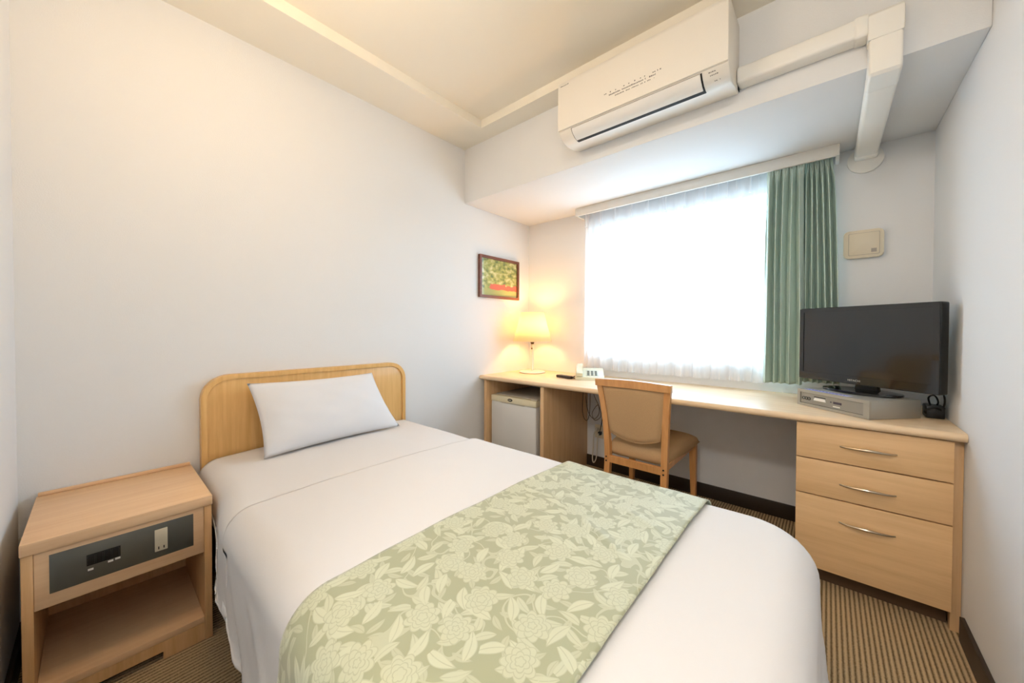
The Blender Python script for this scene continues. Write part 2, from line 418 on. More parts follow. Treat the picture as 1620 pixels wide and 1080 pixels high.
# floral runner
RUN = bpy.data.materials.new('sage_floral_jacquard'); RUN.use_nodes = True; nt = RUN.node_tree; N = nt.nodes; K = nt.links
b = N['Principled BSDF']; b.inputs['Roughness'].default_value = .55; b.inputs['Specular IOR Level'].default_value = .35; b.inputs['Sheen Weight'].default_value = .3
uvn = N.new('ShaderNodeUVMap')
def mth(op, a, b_=None, c=None):
    n_ = N.new('ShaderNodeMath'); n_.operation = op
    for i, q in enumerate((a, b_, c)):
        if q is None: continue
        if isinstance(q, (int, float)): n_.inputs[i].default_value = q
        else: K.new(q, n_.inputs[i])
    return n_.outputs[0]
def cellpolar(scale, off, rnd=1.0):
    mp = N.new('ShaderNodeMapping'); mp.inputs['Location'].default_value = (off, off*.7, 0); mp.inputs['Scale'].default_value = (scale, scale, 0)
    K.new(uvn.outputs[0], mp.inputs[0])
    wn = N.new('ShaderNodeTexNoise'); wn.inputs['Scale'].default_value = 1.4; K.new(mp.outputs[0], wn.inputs['Vector'])
    vo = N.new('ShaderNodeTexVoronoi'); vo.voronoi_dimensions = '2D'; vo.inputs['Scale'].default_value = 1; vo.inputs['Randomness'].default_value = rnd
    K.new(mp.outputs[0], vo.inputs['Vector'])
    sb = N.new('ShaderNodeVectorMath'); sb.operation = 'SUBTRACT'; K.new(mp.outputs[0], sb.inputs[0]); K.new(vo.outputs['Position'], sb.inputs[1])
    s2 = N.new('ShaderNodeSeparateXYZ'); K.new(sb.outputs[0], s2.inputs[0])
    sc = N.new('ShaderNodeSeparateColor'); K.new(vo.outputs['Color'], sc.inputs[0])
    return s2.outputs[0], s2.outputs[1], sc.outputs[0], sc.outputs[1], wn.outputs['Fac']
def leaf(scale, off, ln=.46, wd=.17):
    x, y, c0, c1, _ = cellpolar(scale, off, .85)
    a = mth('MULTIPLY', c0, 6.283); ca, sa = mth('COSINE', a), mth('SINE', a)
    p = mth('ADD', mth('MULTIPLY', x, ca), mth('MULTIPLY', y, sa)); q = mth('SUBTRACT', mth('MULTIPLY', y, ca), mth('MULTIPLY', x, sa))
    pn = mth('DIVIDE', p, ln); env = mth('MULTIPLY', mth('SUBTRACT', 1.0, mth('MULTIPLY', pn, pn)), mth('MULTIPLY_ADD', pn, .35, 1.0))
    d = mth('SUBTRACT', mth('MULTIPLY', env, wd), mth('ABSOLUTE', mth('ADD', q, mth('MULTIPLY', mth('MULTIPLY', p, p), .35))))
    inside = mth('SMOOTH_MIN', mth('MAXIMUM', mth('MULTIPLY', d, 22), 0), 1, .2)
    vein = mth('LESS_THAN', mth('ABSOLUTE', mth('ADD', q, mth('MULTIPLY', mth('MULTIPLY', p, p), .35))), .014)
    return mth('MULTIPLY', mth('MINIMUM', inside, 1), mth('SUBTRACT', 1, mth('MULTIPLY', vein, .5)))
def flower(scale, off, rad=.36):
    x, y, c0, c1, nz = cellpolar(scale, off, .7)
    r = mth('SQRT', mth('ADD', mth('MULTIPLY', x, x), mth('MULTIPLY', y, y))); th = mth('ADD', mth('ARCTAN2', y, x), mth('MULTIPLY', c0, 6.0))
    out = None
    for k, (rr, pet, w_) in enumerate(((rad, 8, .05), (rad*.76, 7, .045), (rad*.52, 6, .04), (rad*.28, 5, .04))):
        edge = mth('MULTIPLY_ADD', mth('ABSOLUTE', mth('COSINE', mth('MULTIPLY', mth('ADD', th, k*.5), pet/2))), rr*.28, rr*.78)
        edge = mth('ADD', edge, mth('MULTIPLY', mth('SUBTRACT', nz, .5), .12))
        ins = mth('LESS_THAN', r, edge); rim = mth('LESS_THAN', mth('ABSOLUTE', mth('SUBTRACT', r, edge)), .022)
        val = mth('SUBTRACT', mth('MULTIPLY', ins, .86), mth('MULTIPLY', rim, .45))
        out = val if out is None else mth('ADD', mth('MULTIPLY', out, mth('SUBTRACT', 1, ins)), mth('MULTIPLY', val, ins))
        if k == 0: mask = ins
    return mth('MAXIMUM', out, 0), mask
l1 = leaf(16, 0.3, .52, .19); l2 = leaf(19, 5.7, .50, .17); l3 = leaf(24, 11.2, .48, .16)
fv, fmask = flower(10.5, 3.1, .33)
stem_n = N.new('ShaderNodeTexNoise'); stem_n.inputs['Scale'].default_value = 9; stem_n.inputs['Detail'].default_value = 1; K.new(uvn.outputs[0], stem_n.inputs['Vector'])
stem = mth('LESS_THAN', mth('ABSOLUTE', mth('SUBTRACT', stem_n.outputs['Fac'], .5)), .008)
lv = mth('MAXIMUM', mth('MAXIMUM', l1, mth('MULTIPLY', l2, .85)), mth('MAXIMUM', mth('MULTIPLY', l3, .6), mth('MULTIPLY', stem, .6)))
pat = mth('ADD', mth('MULTIPLY', lv, mth('SUBTRACT', 1, fmask)), mth('MULTIPLY', fv, fmask))
mx = N.new('ShaderNodeMix'); mx.data_type = 'RGBA'; mx.inputs[6].default_value = lin((170, 172, 140)); mx.inputs[7].default_value = lin((206, 208, 180))
K.new(pat, mx.inputs[0]); K.new(mx.outputs[2], b.inputs['Base Color'])
bpn = N.new('ShaderNodeBump'); bpn.inputs['Strength'].default_value = .25; bpn.inputs['Distance'].default_value = .001; K.new(pat, bpn.inputs['Height']); K.new(bpn.outputs[0], b.inputs['Normal'])
LN, LFar = .08*math.pi/2-.08+.27, .08*math.pi/2-.08+.10
t0, t1 = -(.525+LN-.08+.0), .505+LFar-.08
def runner(u, v):
    s = 1.222+u*.498; t = t0+(t1-t0)*v
    p = drape(s, t, .512, .0085, LD, seed=1)
    p.z += .003*noise.noise(Vector((s*7, t*6, 9.0)))+.002
    k = max(0, 1-abs(t-.12+.5*(s-1.45))/.02)*max(0, 1-abs(s-1.58)/.1); p.z += .005*k
    k = max(0, 1-abs(t-.28+.5*(s-1.45))/.02)*max(0, 1-abs(s-1.62)/.08); p.z += .005*k
    return p
o = obj('bed_runner', MB().grid(runner, 60, 150, uv=lambda u, v: (u*.498, t0+(t1-t0)*v)), RUN, ang=180); solid(o, .004, 1)
tag(o, 'pale green bed runner woven with flowers and leaves across the duvet', 'bed runner')

# pillow leaning on the headboard
PC = dict(tl=Vector((.085, -2.075, .808)), tr=Vector((.085, -1.502, .805)), bl=Vector((.245, -2.055, .512)), br=Vector((.205, -1.405, .512)))
def pillow_pt(u, v, side):
    a, c = u*2-1, v*2-1
    aa = a*(1-.055*(1-c*c)*abs(a)**4); cc = c*(1-.06*(1-a*a)*abs(c)**4)
    uu, vv = (aa+1)/2, (cc+1)/2
    p = (PC['bl']*(1-uu)+PC['br']*uu)*(1-vv)+(PC['tl']*(1-uu)+PC['tr']*uu)*vv
    nrm = (PC['br']-PC['bl']).cross(PC['tl']-PC['bl']).normalized()
    th = max(0, (1-abs(a)**2.6))**.62*max(0, (1-abs(c)**2.2))**.62
    wr = .006*noise.noise(Vector((a*3, c*3, 4)))*th+.010*noise.noise(Vector((a*2.2+3*c, c*1.5, 1.3)))*abs(a)**2*th
    return p+nrm*(.066*th+wr if side > 0 else -.05*th)
pm = MB(); pm.grid(lambda u, v: pillow_pt(u, v, 1), 44, 30); pm.grid(lambda u, v: pillow_pt(u, v, -1), 44, 30)
bmesh.ops.remove_doubles(pm.bm, verts=pm.bm.verts[:], dist=.0004)
o = obj('pillow', pm, PILLOWM, ang=180)
tag(o, 'plump white pillow propped against the oak headboard', 'pillow')

# ------------------------------------------------------------------ nightstand
nx, ny0, ny1, nz = .422, -2.640, -2.250, .485
ns_ = thing('nightstand', 'light maple nightstand with grey switch panel beside the bed', 'nightstand', (.21, -2.445, 0))
obj('top', MB().box(.004, nx+.004, ny0, ny1, .452, nz, bev=.003), NIGHTW, ns_)
obj('back_rail', MB().box(.003, .014, ny0+.004, ny1-.004, nz, nz+.012, bev=.002), NIGHTW, ns_)
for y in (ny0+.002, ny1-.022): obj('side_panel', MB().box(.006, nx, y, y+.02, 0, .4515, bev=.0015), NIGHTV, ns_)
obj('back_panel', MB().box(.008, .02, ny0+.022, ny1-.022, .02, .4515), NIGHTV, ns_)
obj('shelf', MB().box(.02, nx-.004, ny0+.0225, ny1-.0225, .058, .078, bev=.001), NIGHTW, ns_)
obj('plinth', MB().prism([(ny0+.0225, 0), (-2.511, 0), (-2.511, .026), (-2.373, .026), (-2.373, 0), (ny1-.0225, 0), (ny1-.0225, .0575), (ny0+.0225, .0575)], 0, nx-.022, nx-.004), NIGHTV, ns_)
fp = obj('console_front', MB().box(nx-.026, nx-.003, ny0+.0225, ny1-.0225, .297, .4512, bev=.001), NIGHTW, ns_)
cp = obj('console_panel', MB().box(nx-.004, nx-.0015, -2.592, -2.299, .332, .437, bev=.0006), GREYP, ns_)
obj('switch_window', MB().box(nx-.003, nx-.0008, -2.527, -2.462, .375, .406), DARKGAP, cp)
for i in range(4):
    y = -2.5255+i*.0157; obj('rocker_switch', MB().prism([(y, .3775), (y+.0135, .3775), (y+.0135, .4035), (y, .4035)], 0, nx-.002, nx+.0006, bev=.0012), BLACK, cp)
for y, z in ((-2.525, .3605), (-2.487, .3665), (-2.473, .368)): obj('switch_label', MB().box(nx-.003, nx-.0009, y, y+.0105, z, z+.0055), LABELW, cp)
so = obj('socket_plate', MB().box(nx-.003, nx+.001, -2.390, -2.361, .352, .420, bev=.001), IVORY, cp)
obj('flap', MB().box(nx, nx+.0018, -2.388, -2.366, .384, .416, bev=.0005), IVORY, cp)
for y in (-2.3815, -2.3695): obj('socket_slot', MB().box(nx, nx+.0013, y-.0012, y+.0012, .358, .3665), DARKGAP, cp)

# wall socket with plug behind the nightstand
ws = thing('wall_socket', 'small ivory wall socket with plug in the gap behind the nightstand', 'wall socket', (0, -2.658, .33))
obj('plate', MB().box(0, .006, -2.674, -2.648, .29, .36, bev=.001), IVORY, ws)
obj('plug', MB().box(.006, .03, -2.670, -2.654, .345, .366, bev=.003), IVORY, ws)

# ------------------------------------------------------------------ desk
zd = .70
dk = thing('desk', 'long built-in maple desk with rounded front edge under the window', 'desk', (1.175, -.3, 0))
nose = [(0, .67), (0, .70)]+[(-.587-.015*math.sin(R(a)), .685+.015*math.cos(R(a))) for a in range(0, 181, 15)]
obj('worktop', MB().prism([(y-.001, z) for y, z in nose], 0, .001, W-.001, bev=0), DESKW, dk)
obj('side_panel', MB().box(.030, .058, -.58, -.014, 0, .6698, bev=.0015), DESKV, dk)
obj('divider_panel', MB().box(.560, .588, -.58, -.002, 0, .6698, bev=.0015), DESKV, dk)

du = thing('drawer_unit', 'maple unit of three drawers with bow handles under the desk end', 'drawer unit', (2.12, -.3, 0))
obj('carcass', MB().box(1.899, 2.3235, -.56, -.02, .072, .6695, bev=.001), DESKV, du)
obj('plinth', MB().box(1.905, 2.3235, -.515, -.03, 0, .072), PLINTH, du)
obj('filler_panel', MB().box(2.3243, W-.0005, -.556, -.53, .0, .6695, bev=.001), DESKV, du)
for z0, z1, hz in ((.5230, .6655, .591), (.3755, .5180, .440), (.0745, .3705, .290)):
    d = obj('drawer', MB().box(1.8975, 2.3240, -.580, -.5605, z0, z1, bev=.0012), DRAWW, du)
    P = [(2.034+.154*i/12, -.580-.024*math.sin(math.pi*i/12)**.8-.001, hz+.004*math.cos(2*math.pi*(i/12-.5))*.5) for i in range(13)]
    obj('handle', MB().tube(P, [.0028, .0042, .0056, .0042, .0028], 8), STEEL, d)

# ------------------------------------------------------------------ mini fridge
fg = thing('mini_fridge', 'small white fridge with cream top trim in the desk cubby', 'fridge', (.29, -.3, 0))
obj('cabinet', MB().box(.078, .508, -.50, -.06, .02, .562, bev=.006), FRIDGES, fg)
obj('door', MB().box(.076, .500, -.548, -.503, .03, .512, bev=.008), FRIDGE, fg)
tr_ = obj('door_trim', MB().box(.076, .500, -.551, -.503, .5125, .558, bev=.006), FRIDGEC, fg)
obj('badge', MB().prism([(.268+.022*math.cos(a*math.pi/12), .537+.0105*math.sin(a*math.pi/12)) for a in range(24)], 1, -.5535, -.550), DARKGAP, tr_)
for k in range(4): obj('badge_mark', MB().box(.2565+k*.0062, .2605+k*.0062, -.5541, -.5534, .5345, .540), FRIDGEC, tr_)
obj('handle_recess', MB().prism([(.165, .5135), (.185, .507), (.39, .507), (.41, .5135)], 1, -.5487, -.545), FRIDGES, fg)
obj('hinge', MB().box(.455, .498, -.54, -.50, .5583, .568, bev=.002), FRIDGES, fg)
for x in (.10, .48):
    for y in (-.47, -.1): obj('foot', MB().lathe([(.014, 0), (.014, .022)], (x, y), 10, True), BLACK, fg)

# ------------------------------------------------------------------ chair
ch = thing('desk_chair', 'beech desk chair with tan upholstered back and seat', 'chair', (1.245, -.47, 0))
def backleg(sx):
    xo = 1.2445+sx*.1655; xt = 1.2415+sx*.196
    # (outer x, y front/back, z)
    sec = [(xo+sx*.004, -.705, 0), (xo, -.684, .25), (xo, -.676, .40), (1.2435+sx*.176, -.692, .60), (xt, -.722, .782)]
    m_ = MB(); rings = []
    sec = [Vector(q) for q in sec]; sec = catmull(sec, 4)
    for q in sec:
        wd = .030; dp = .030 if q.z < .4 else .030-.008*(q.z-.4)/.38
        x1, x0 = (q.x, q.x-wd*sx)
        rings.append([m_.bm.verts.new(c) for c in ((x1, q.y-dp/2, q.z), (x0, q.y-dp/2, q.z), (x0, q.y+dp/2, q.z), (x1, q.y+dp/2, q.z))])
    for r0, r1 in zip(rings, rings[1:]):
        for j in range(4): m_.bm.faces.new((r0[j], r0[(j+1) % 4], r1[(j+1) % 4], r1[j]))
    m_.bm.faces.new(rings[0]); m_.bm.faces.new(rings[-1][::-1])
    return m_
for sx in (-1, 1):
    lg = obj('leg', backleg(sx), CHAIRW, ch, ang=40)
    for z in (.362, .340):
        x = 1.2445+sx*.1505
        obj('screw_cap', MB().lathe([(.0045, 0), (.0045, .002)], (0, 0), 10, True).rot(Matrix.Translation((x, -.6985 if z > .35 else -.699, z)) @ Matrix.Rotation(R(90), 4, 'X')), DARKGAP, lg)
    xf = 1.222+sx*.2
    fl_ = MB(); rings = []
    for z, wd in ((0, .024), (.22, .032), (.395, .038)):
        rings.append([fl_.bm.verts.new(c) for c in ((xf, -.215-wd/2, z), (xf-sx*wd, -.215-wd/2, z), (xf-sx*wd, -.215+wd/2, z), (xf, -.215+wd/2, z))])
    for r0, r1 in zip(rings, rings[1:]):
        for j in range(4): fl_.bm.faces.new((r0[j], r0[(j+1) % 4], r1[(j+1) % 4], r1[j]))
    fl_.bm.faces.new(rings[0]); fl_.bm.faces.new(rings[-1][::-1])
    obj('leg', fl_, CHAIRW, ch)
# top rail, bowed backwards and arched
def bar(x0, x1, fy, z0f, z1f, dp, n=14):
    m_ = MB(); rings = []
    for i in range(n+1):
        u = i/n; x = x0+(x1-x0)*u; y = fy(u); za, zb_ = z0f(u), z1f(u)
        rings.append([m_.bm.verts.new(c) for c in ((x, y-dp/2, za), (x, y+dp/2, za), (x, y+dp/2-.004, zb_), (x, y-dp/2-.004, zb_))])
    for r0, r1 in zip(rings, rings[1:]):
        for j in range(4): m_.bm.faces.new((r0[j], r0[(j+1) % 4], r1[(j+1) % 4], r1[j]))
    m_.bm.faces.new(rings[0]); m_.bm.faces.new(rings[-1][::-1]); return m_
bow = lambda u: -.030*math.sin(math.pi*u)
obj('top_rail', bar(1.0455, 1.4375, lambda u: -.7225+bow(u)*.6, lambda u: .747+.006*math.sin(math.pi*u), lambda u: .7825+.010*math.sin(math.pi*u), .026), CHAIRW, ch)
obj('rear_rail', bar(1.108, 1.381, lambda u: -.680, lambda u: .332, lambda u: .368, .022, 4), CHAIRW, ch)
for sx in (-1, 1):
    x0, x1 = 1.2445+sx*.155, 1.222+sx*.178
    obj('side_rail', MB().prism([(x0-.01, -.665), (x0+.01, -.665), (x1+.01, -.236), (x1-.01, -.236)], 2, .358, .385), CHAIRW, ch)
obj('front_rail', MB().box(1.062, 1.382, -.226, -.204, .358, .385), CHAIRW, ch)
# back pad: trapezoid with a curved lower edge
def pad(front):
    def fn(u, v):
        wt, wb = .168, .130
        half = wb+(wt-wb)*v; x = 1.243+(u*2-1)*half
        zl = .498-.030*math.sin(math.pi*u)**.8; zh = .749+.006*math.sin(math.pi*u); z = zl+(zh-zl)*v
        yl = -.684-.038*max(0, (z-.46)/.32)**1.3; y = yl+bow(u)*.6*(.4+.6*v)
        e = (min(1, min(u, 1-u)/.05)**.5)*(min(1, min(v, 1-v)/.06)**.5)
        return Vector((x, y-(.010 if front else -.016)*e, z))
    return fn
pm = MB(); pm.grid(pad(True), 28, 22); pm.grid(pad(False), 28, 22); bmesh.ops.remove_doubles(pm.bm, verts=pm.bm.verts[:], dist=.0003)
bpad = obj('back_pad', pm, CHAIRF, ch, ang=60)
pts = [pad(True)(0.0, v/10) for v in range(10, -1, -1)]+[pad(True)(u/20, 0) for u in range(21)]+[pad(True)(1, v/10) for v in range(11)]+[pad(True)(1-u/20, 1) for u in range(21)]
obj('piping', MB().tube(pts, .0032, 6), CHAIRF, bpad)
def seat(u, v, top):
    half = .162+(.212-.162)*(1-v); y = -.185+(-.664+.185)*v
    x = 1.222+.0215*v+(u*2-1)*half
    cx = (1-abs(u*2-1)**5); cy = (1-abs(v*2-1)**6); e = (max(0, cx)*max(0, cy))**.35
    return Vector((x, y, .392+.056*e+.008*math.sin(math.pi*u)*math.sin(math.pi*v) if top else .392-.038*e))
pm = MB(); pm.grid(lambda u, v: seat(u, v, True), 30, 34); pm.grid(lambda u, v: seat(u, v, False), 30, 34); bmesh.ops.remove_doubles(pm.bm, verts=pm.bm.verts[:], dist=.0003)
obj('seat', pm, CHAIRF, ch, ang=70)

# ------------------------------------------------------------------ table lamp
lx, ly = .176+.02, -.200
tl = thing('table_lamp', 'lit cream table lamp with cone shade on the desk corner', 'lamp', (lx, ly, zd))
obj('base', MB().lathe([(.0, zd), (.098, zd), (.104, zd+.004), (.104, zd+.009), (.098, zd+.014), (.03, zd+.018), (.0, zd+.018)], (lx, ly), 40), LAMPW, tl)
obj('pole', MB().lathe([(.011, zd+.017), (.011, zd+.30)], (lx, ly), 16, True), LAMPW, tl)
sd = obj('shade', MB().lathe([(.155, .953), (.092, 1.182)], (lx, ly), 48), SHADE, tl); solid(sd, .001, 0)
for nm, r_, z_ in (('lower_ring', .1553, .953), ('upper_ring', .0922, 1.182)):
    obj(nm, MB().tube([(lx+r_*math.cos(2*math.pi*i/40), ly+r_*math.sin(2*math.pi*i/40), z_) for i in range(41)], .0016, 6, False), LAMPW, sd)
obj('shade_spider', MB().tube([(lx-.1, ly, 1.14), (lx+.1, ly, 1.14)], .0014, 6).tube([(lx, ly-.1, 1.14), (lx, ly+.1, 1.14)], .0014, 6), LAMPW, sd)
obj('socket', MB().lathe([(.010, .925), (.018, .955), (.018, .995), (.014, 1.0)], (lx, ly), 20, True), BRASS, tl)
obj('bulb', MB().lathe([(.012, 1.0), (.016, 1.012), (.027, 1.045), (.026, 1.065), (.016, 1.085), (.001, 1.09)], (lx, ly), 20), emit('warm_bulb', (1, .66, .30, 1), 25), tl)
cx_, cy_ = lx+.012, ly-.022
obj('pull_chain', MB().tube([(cx_, cy_, .945), (cx_, cy_, .905)], .0012, 6).lathe([(.001, .905), (.006, .899), (.006, .893), (.001, .887)], (cx_, cy_), 12), BRASS, tl)
ld = bpy.data.lights.new('bulb_light', 'POINT'); ld.energy = LAMP_TABLE; ld.color = (1, .55, .20); ld.shadow_soft_size = .03
lo = bpy.data.objects.new('bulb_light', ld); C.objects.link(lo); lo.parent = tl; lo.location = (0, 0, 1.115-zd)

# added globe, stand-in source of the warm room light, above the bed and above the picture's upper edge
gx, gy, gz = .92, -2.18, 2.10
gl = thing('added_globe_lamp', 'added unseen globe lamp standing in for the warm room light', 'lamp', (gx, gy, ZC))
obj('ceiling_rose', MB().lathe([(.0, ZC-.0005), (.06, ZC-.0005), (.055, ZC-.02), (.02, ZC-.028), (.0, ZC-.028)], (gx, gy), 28), LAMPW, gl)
obj('stem', MB().lathe([(.012, ZC-.026), (.012, gz+.125)], (gx, gy), 12, True), LAMPW, gl)
obj('globe', MB().lathe([(max(.001, .13*math.sin(math.pi*k/20)), gz+.13*math.cos(math.pi*k/20)) for k in range(21)], (gx, gy), 36), emit('added_globe_glow', (1, .73, .45, 1), ADDED_GLOBE), gl)

# added lamp in the unseen passage, front fill for drawers and beam
cl = thing('fill_ceiling_lamp', 'added unseen fill lamp on the entry passage ceiling', 'lamp', (1.95, -3.15, ZS))
obj('mount', MB().lathe([(.0, ZS-.0005), (.17, ZS-.0005), (.17, ZS-.02), (.0, ZS-.02)], (1.95, -3.15), 40), WHITE_TRIM, cl)
obj('diffuser', MB().lathe([(.155, ZS-.02), (.16, ZS-.045), (.145, ZS-.07), (.10, ZS-.088), (.05, ZS-.096), (.001, ZS-.098)], (1.95, -3.15), 40), emit('fill_lamp_diffuser', (1, .96, .90, 1), FILL_PASSAGE), cl)

# ------------------------------------------------------------------ telephone and remote on the desk
ph = thing('telephone', 'cream push-button telephone on the desk beside the lamp', 'telephone', (.715, -.205, zd), R(30))
obj('body', MB().prism([(-.10, .001), (.09, .001), (.10, .02), (.10, .060), (.085, .066), (-.095, .020)], 0, -.098, .098, bev=.004), PHONE, ph, world=False)
sl = math.atan2(.046, .18)
def onphone(x, y, h=0):
    return (x, y*math.cos(sl)-h*math.sin(sl)-.005, .0430+y*math.sin(sl)+h*math.cos(sl))
kp = obj('keypad', MB().box(-.025, .065, -.07, .035, -.001, .0015, bev=.0006).rot(Matrix.Translation(onphone(0, 0, .001)) @ Matrix.Rotation(sl, 4, 'X')), mat('pale_keypad', (206, 204, 184), .5), ph, world=False)
k0 = None
for i in range(3):
    for j in range(4):
        m4 = Matrix.Translation(onphone(-.008+i*.026, -.056+j*.023, .004)) @ Matrix.Rotation(sl, 4, 'X')
        obj('key', MB().box(-.008, .008, -.006, .006, -.002, .002, bev=.001).rot(m4), KEYM, kp, world=False)
hs = obj('handset', MB().prism([(-.10, 0), (-.098, .022), (-.06, .026), (-.05, .020), (.05, .020), (.06, .026), (.098, .022), (.10, 0), (.07, -.006), (.055, .006), (-.055, .006), (-.07, -.006)], 0, -.090, -.046, bev=.004).rot(Matrix.Translation(onphone(0, 0, .008)) @ Matrix.Rotation(sl, 4, 'X')), PHONE, ph, world=False)
cz = []
for i in range(90):
    a = i*1.05; t = i/89; cz.append((-.102-.012*math.sin(math.pi*t)+.004*math.cos(a), -.085+.12*t, .007+.004*math.sin(a)+.001))
obj('coiled_cord', MB().tube(cz, .0014, 5), CABLEG, ph, world=False)
rm = thing('remote_control', 'dark brown remote control lying next to the telephone', 'remote control', (.566, -.300, zd), R(-14))
rb_ = obj('body', MB().prism(rrect(-.072, .072, -.022, .022, .015), 2, .001, .018, bev=.004), REMOTE, rm, world=False)
for i in range(4):
    for j in range(2): obj('button', MB().box(-.045+i*.02, -.034+i*.02, -.013+j*.016, -.004+j*.016, .0175, .0192, bev=.0005), KEYM, rb_, world=False)

# ------------------------------------------------------------------ curtains
vl = thing('curtain_pelmet', 'white box pelmet hiding the curtain rail over the window', 'pelmet', (1.285, -.07, 1.895))
PX0, PX1 = .552, 2.025
obj('front_board', MB().box(PX0, PX1, -.137, -.122, 1.8955, ZB-.0005, bev=.0015), WHITE_TRIM, vl)
for x in (PX0, PX1-.015): obj('end_board', MB().box(x, x+.015, -.1215, -.0005, 1.8955, ZB-.0005, bev=.001), WHITE_TRIM, vl)
obj('rail', MB().box(PX0+.02, PX1-.02, -.10, -.08, 1.925, 1.943), WHITE_TRIM, vl)
obj('sheer_rail', MB().box(PX0+.02, PX1-.02, -.055, -.04, 1.925, 1.943), WHITE_TRIM, vl)

def pleated(x0t, x1t, x0b, x1b, y0, ztop, zbot, n, amp, head, seed):
    """gathered curtain: broad rounded ridges towards the room, narrow deep valleys, pinched header"""
    def fn(u, v):
        z = ztop+(zbot-ztop)*v
        k = min(1, max(0, (ztop-z)/head)); k2 = k*k*(3-2*k)
        wob = .30*noise.noise(Vector((u*n*.8, v*1.3, seed)))
        ph_ = math.pi*(n*u+wob*k2)
        a = amp*(.55+.45*k2)*(1+.45*noise.noise(Vector((u*n*.6, seed*3.1, v*.5))))
        sn = abs(math.sin(ph_))
        y = y0-a*(2*sn**.75-1)*(.35+.65*k2)-(1-k2)*amp*.55*abs(math.sin(ph_*3))**.5*(1-.6*sn)
        x = (x0t+(x1t-x0t)*u)*(1-v**.7)+(x0b+(x1b-x0b)*u)*v**.7
        x += .22*a*math.sin(2*ph_)*k2
        return Vector((x, y, z))
    return fn
gc = pleated(1.732, 1.892, 1.720, 1.895, -.096, 1.923, .762, 5, .033, .11, 2.3)
cg1 = obj('green_curtain', MB().grid(gc, 220, 60), GREEN, ang=180); solid(cg1, .0018, 0)
tag(cg1, 'sage green pleated curtain panel hanging next to the sheer', 'curtain', 'green window curtains')
gc2 = pleated(1.868, 1.998, 1.862, 2.044, -.056, 1.923, .775, 6.6, .030, .12, 7.1)
cg2 = obj('green_curtain', MB().grid(gc2, 300, 60), GREEN, ang=180); solid(cg2, .0018, 0)
tag(cg2, 'sage green pleated curtain panel hanging beside the bare wall behind the television', 'curtain', 'green window curtains')
def sheer(u, v):
    n = 11; z = 1.923+(.748-1.923)*v
    x = .572+(1.745-.572)*u
    k = min(1, max(0, (1.923-z)/.13)); k2 = k*k*(3-2*k)
    f = (u*n) % 1
    pinch = -.018*math.exp(-((f-.5)/.035)**2)
    wav = .012*math.sin(2*math.pi*n*u+.7)+.008*math.sin(2*math.pi*n*2.3*u+1.9+v)+.006*noise.noise(Vector((u*26, v*1.2, 3)))
    return Vector((x+.006*k2*math.sin(2*math.pi*n*2*u), -.040+pinch*(1-.75*k2)+wav*k2*.9, z))
shm = MB().grid(sheer, 300, 44)
o = obj('sheer_curtain', shm, SHEER, ang=180)
tag(o, 'white see-through voile curtain drawn across the window', 'curtain')
for k in range(10):
    px_ = .60+k*.1165
    obj('pleat', MB().prism([(px_-.0065, -.052), (px_+.0065, -.052), (px_+.004, -.070), (px_-.004, -.070)], 2, 1.825, 1.922), SHEER, o)
def hem(u, v): 
    p = sheer(u, 1-(.045/1.175)*v); p.y -= .0015; return p
hm = obj('hem', MB().grid(hem, 300, 2), SHEER, o, ang=180)

# ------------------------------------------------------------------ air conditioner and duct
ac = thing('air_conditioner', 'white wall air conditioner mounted on the ceiling beam', 'air conditioner', (1.325, -BD, 2.0))
AX0, AX1 = .945, 1.702
profl = [(-.749, 2.024), (-.80, 2.012), (-.86, 2.006), (-.890, 2.006), (-.915, 2.013), (-.936, 2.027), (-.948, 2.045), (-.949, 2.27), (-.943, 2.288), (-.92, 2.297), (-.749, 2.30)]
obj('body', MB().prism(profl, 0, AX0, AX1, bev=.006), ACW, ac, ang=30)
fpn = obj('front_panel', MB().prism([(-.9495, 2.0485), (-.957, 2.051), (-.9585, 2.10), (-.9585, 2.265), (-.955, 2.281), (-.9495, 2.287)], 0, AX0+.001, AX1-.001, bev=.003), ACW, ac, ang=30)
def lv(a, b_, off):
    (y0, z0), (y1, z1) = a, b_; d = Vector((y1-y0, z1-z0)).normalized(); nn = Vector((-d.y, d.x))
    if nn.x > 0 or nn.y > 0: nn = -nn
    return nn*off
up_, lo_ = (-.9475, 2.042), (-.886, 2.005)
o1 = [(-.949, 2.0445), (-.9505, 2.041), (-.922, 2.0135), (-.884, 2.0), (-.878, 2.003), (-.90, 2.015)]
obj('louver_slot', MB().prism([(-.9485, 2.0455), (-.9490, 2.0415), (-.9375, 2.0255), (-.9155, 2.0112), (-.8905, 2.0045), (-.874, 2.0045), (-.90, 2.02)], 0, 1.018, 1.610), DARKGAP, ac)
obj('louver', MB().prism([(-.9493, 2.0435), (-.9525, 2.040), (-.942, 2.0225), (-.9195, 2.0085), (-.900, 2.002), (-.8995, 2.005), (-.9175, 2.0125), (-.936, 2.027)], 0, 1.023, 1.604), ACW2, ac)
for z0, z1 in ((2.028, 2.048), (2.052, 2.080)): obj('side_slot', MB().box(AX1-.002, AX1+.003, -.775, -.752, z0, z1, bev=.001), DARKGAP, ac)
random.seed(3)
def marks(x0, x1, z, h, y, dens=.75):
    m_ = MB(); x = x0
    while x < x1:
        w_ = random.uniform(.0025, .006)
        if random.random() < dens: m_.box(x, min(x+w_, x1), y-.0003, y, z, z+h*random.uniform(.6, 1))
        x += w_+.0018
    return m_
for x0, x1, z, h, dn in ((1.19, 1.465, 2.126, .006, .45), (1.225, 1.435, 2.113, .007, .9), (1.24, 1.43, 2.101, .005, .7)): obj('printed_line', marks(x0, x1, z, h, -.9585, dn), PRINT, fpn)['kind'] = 'stuff'
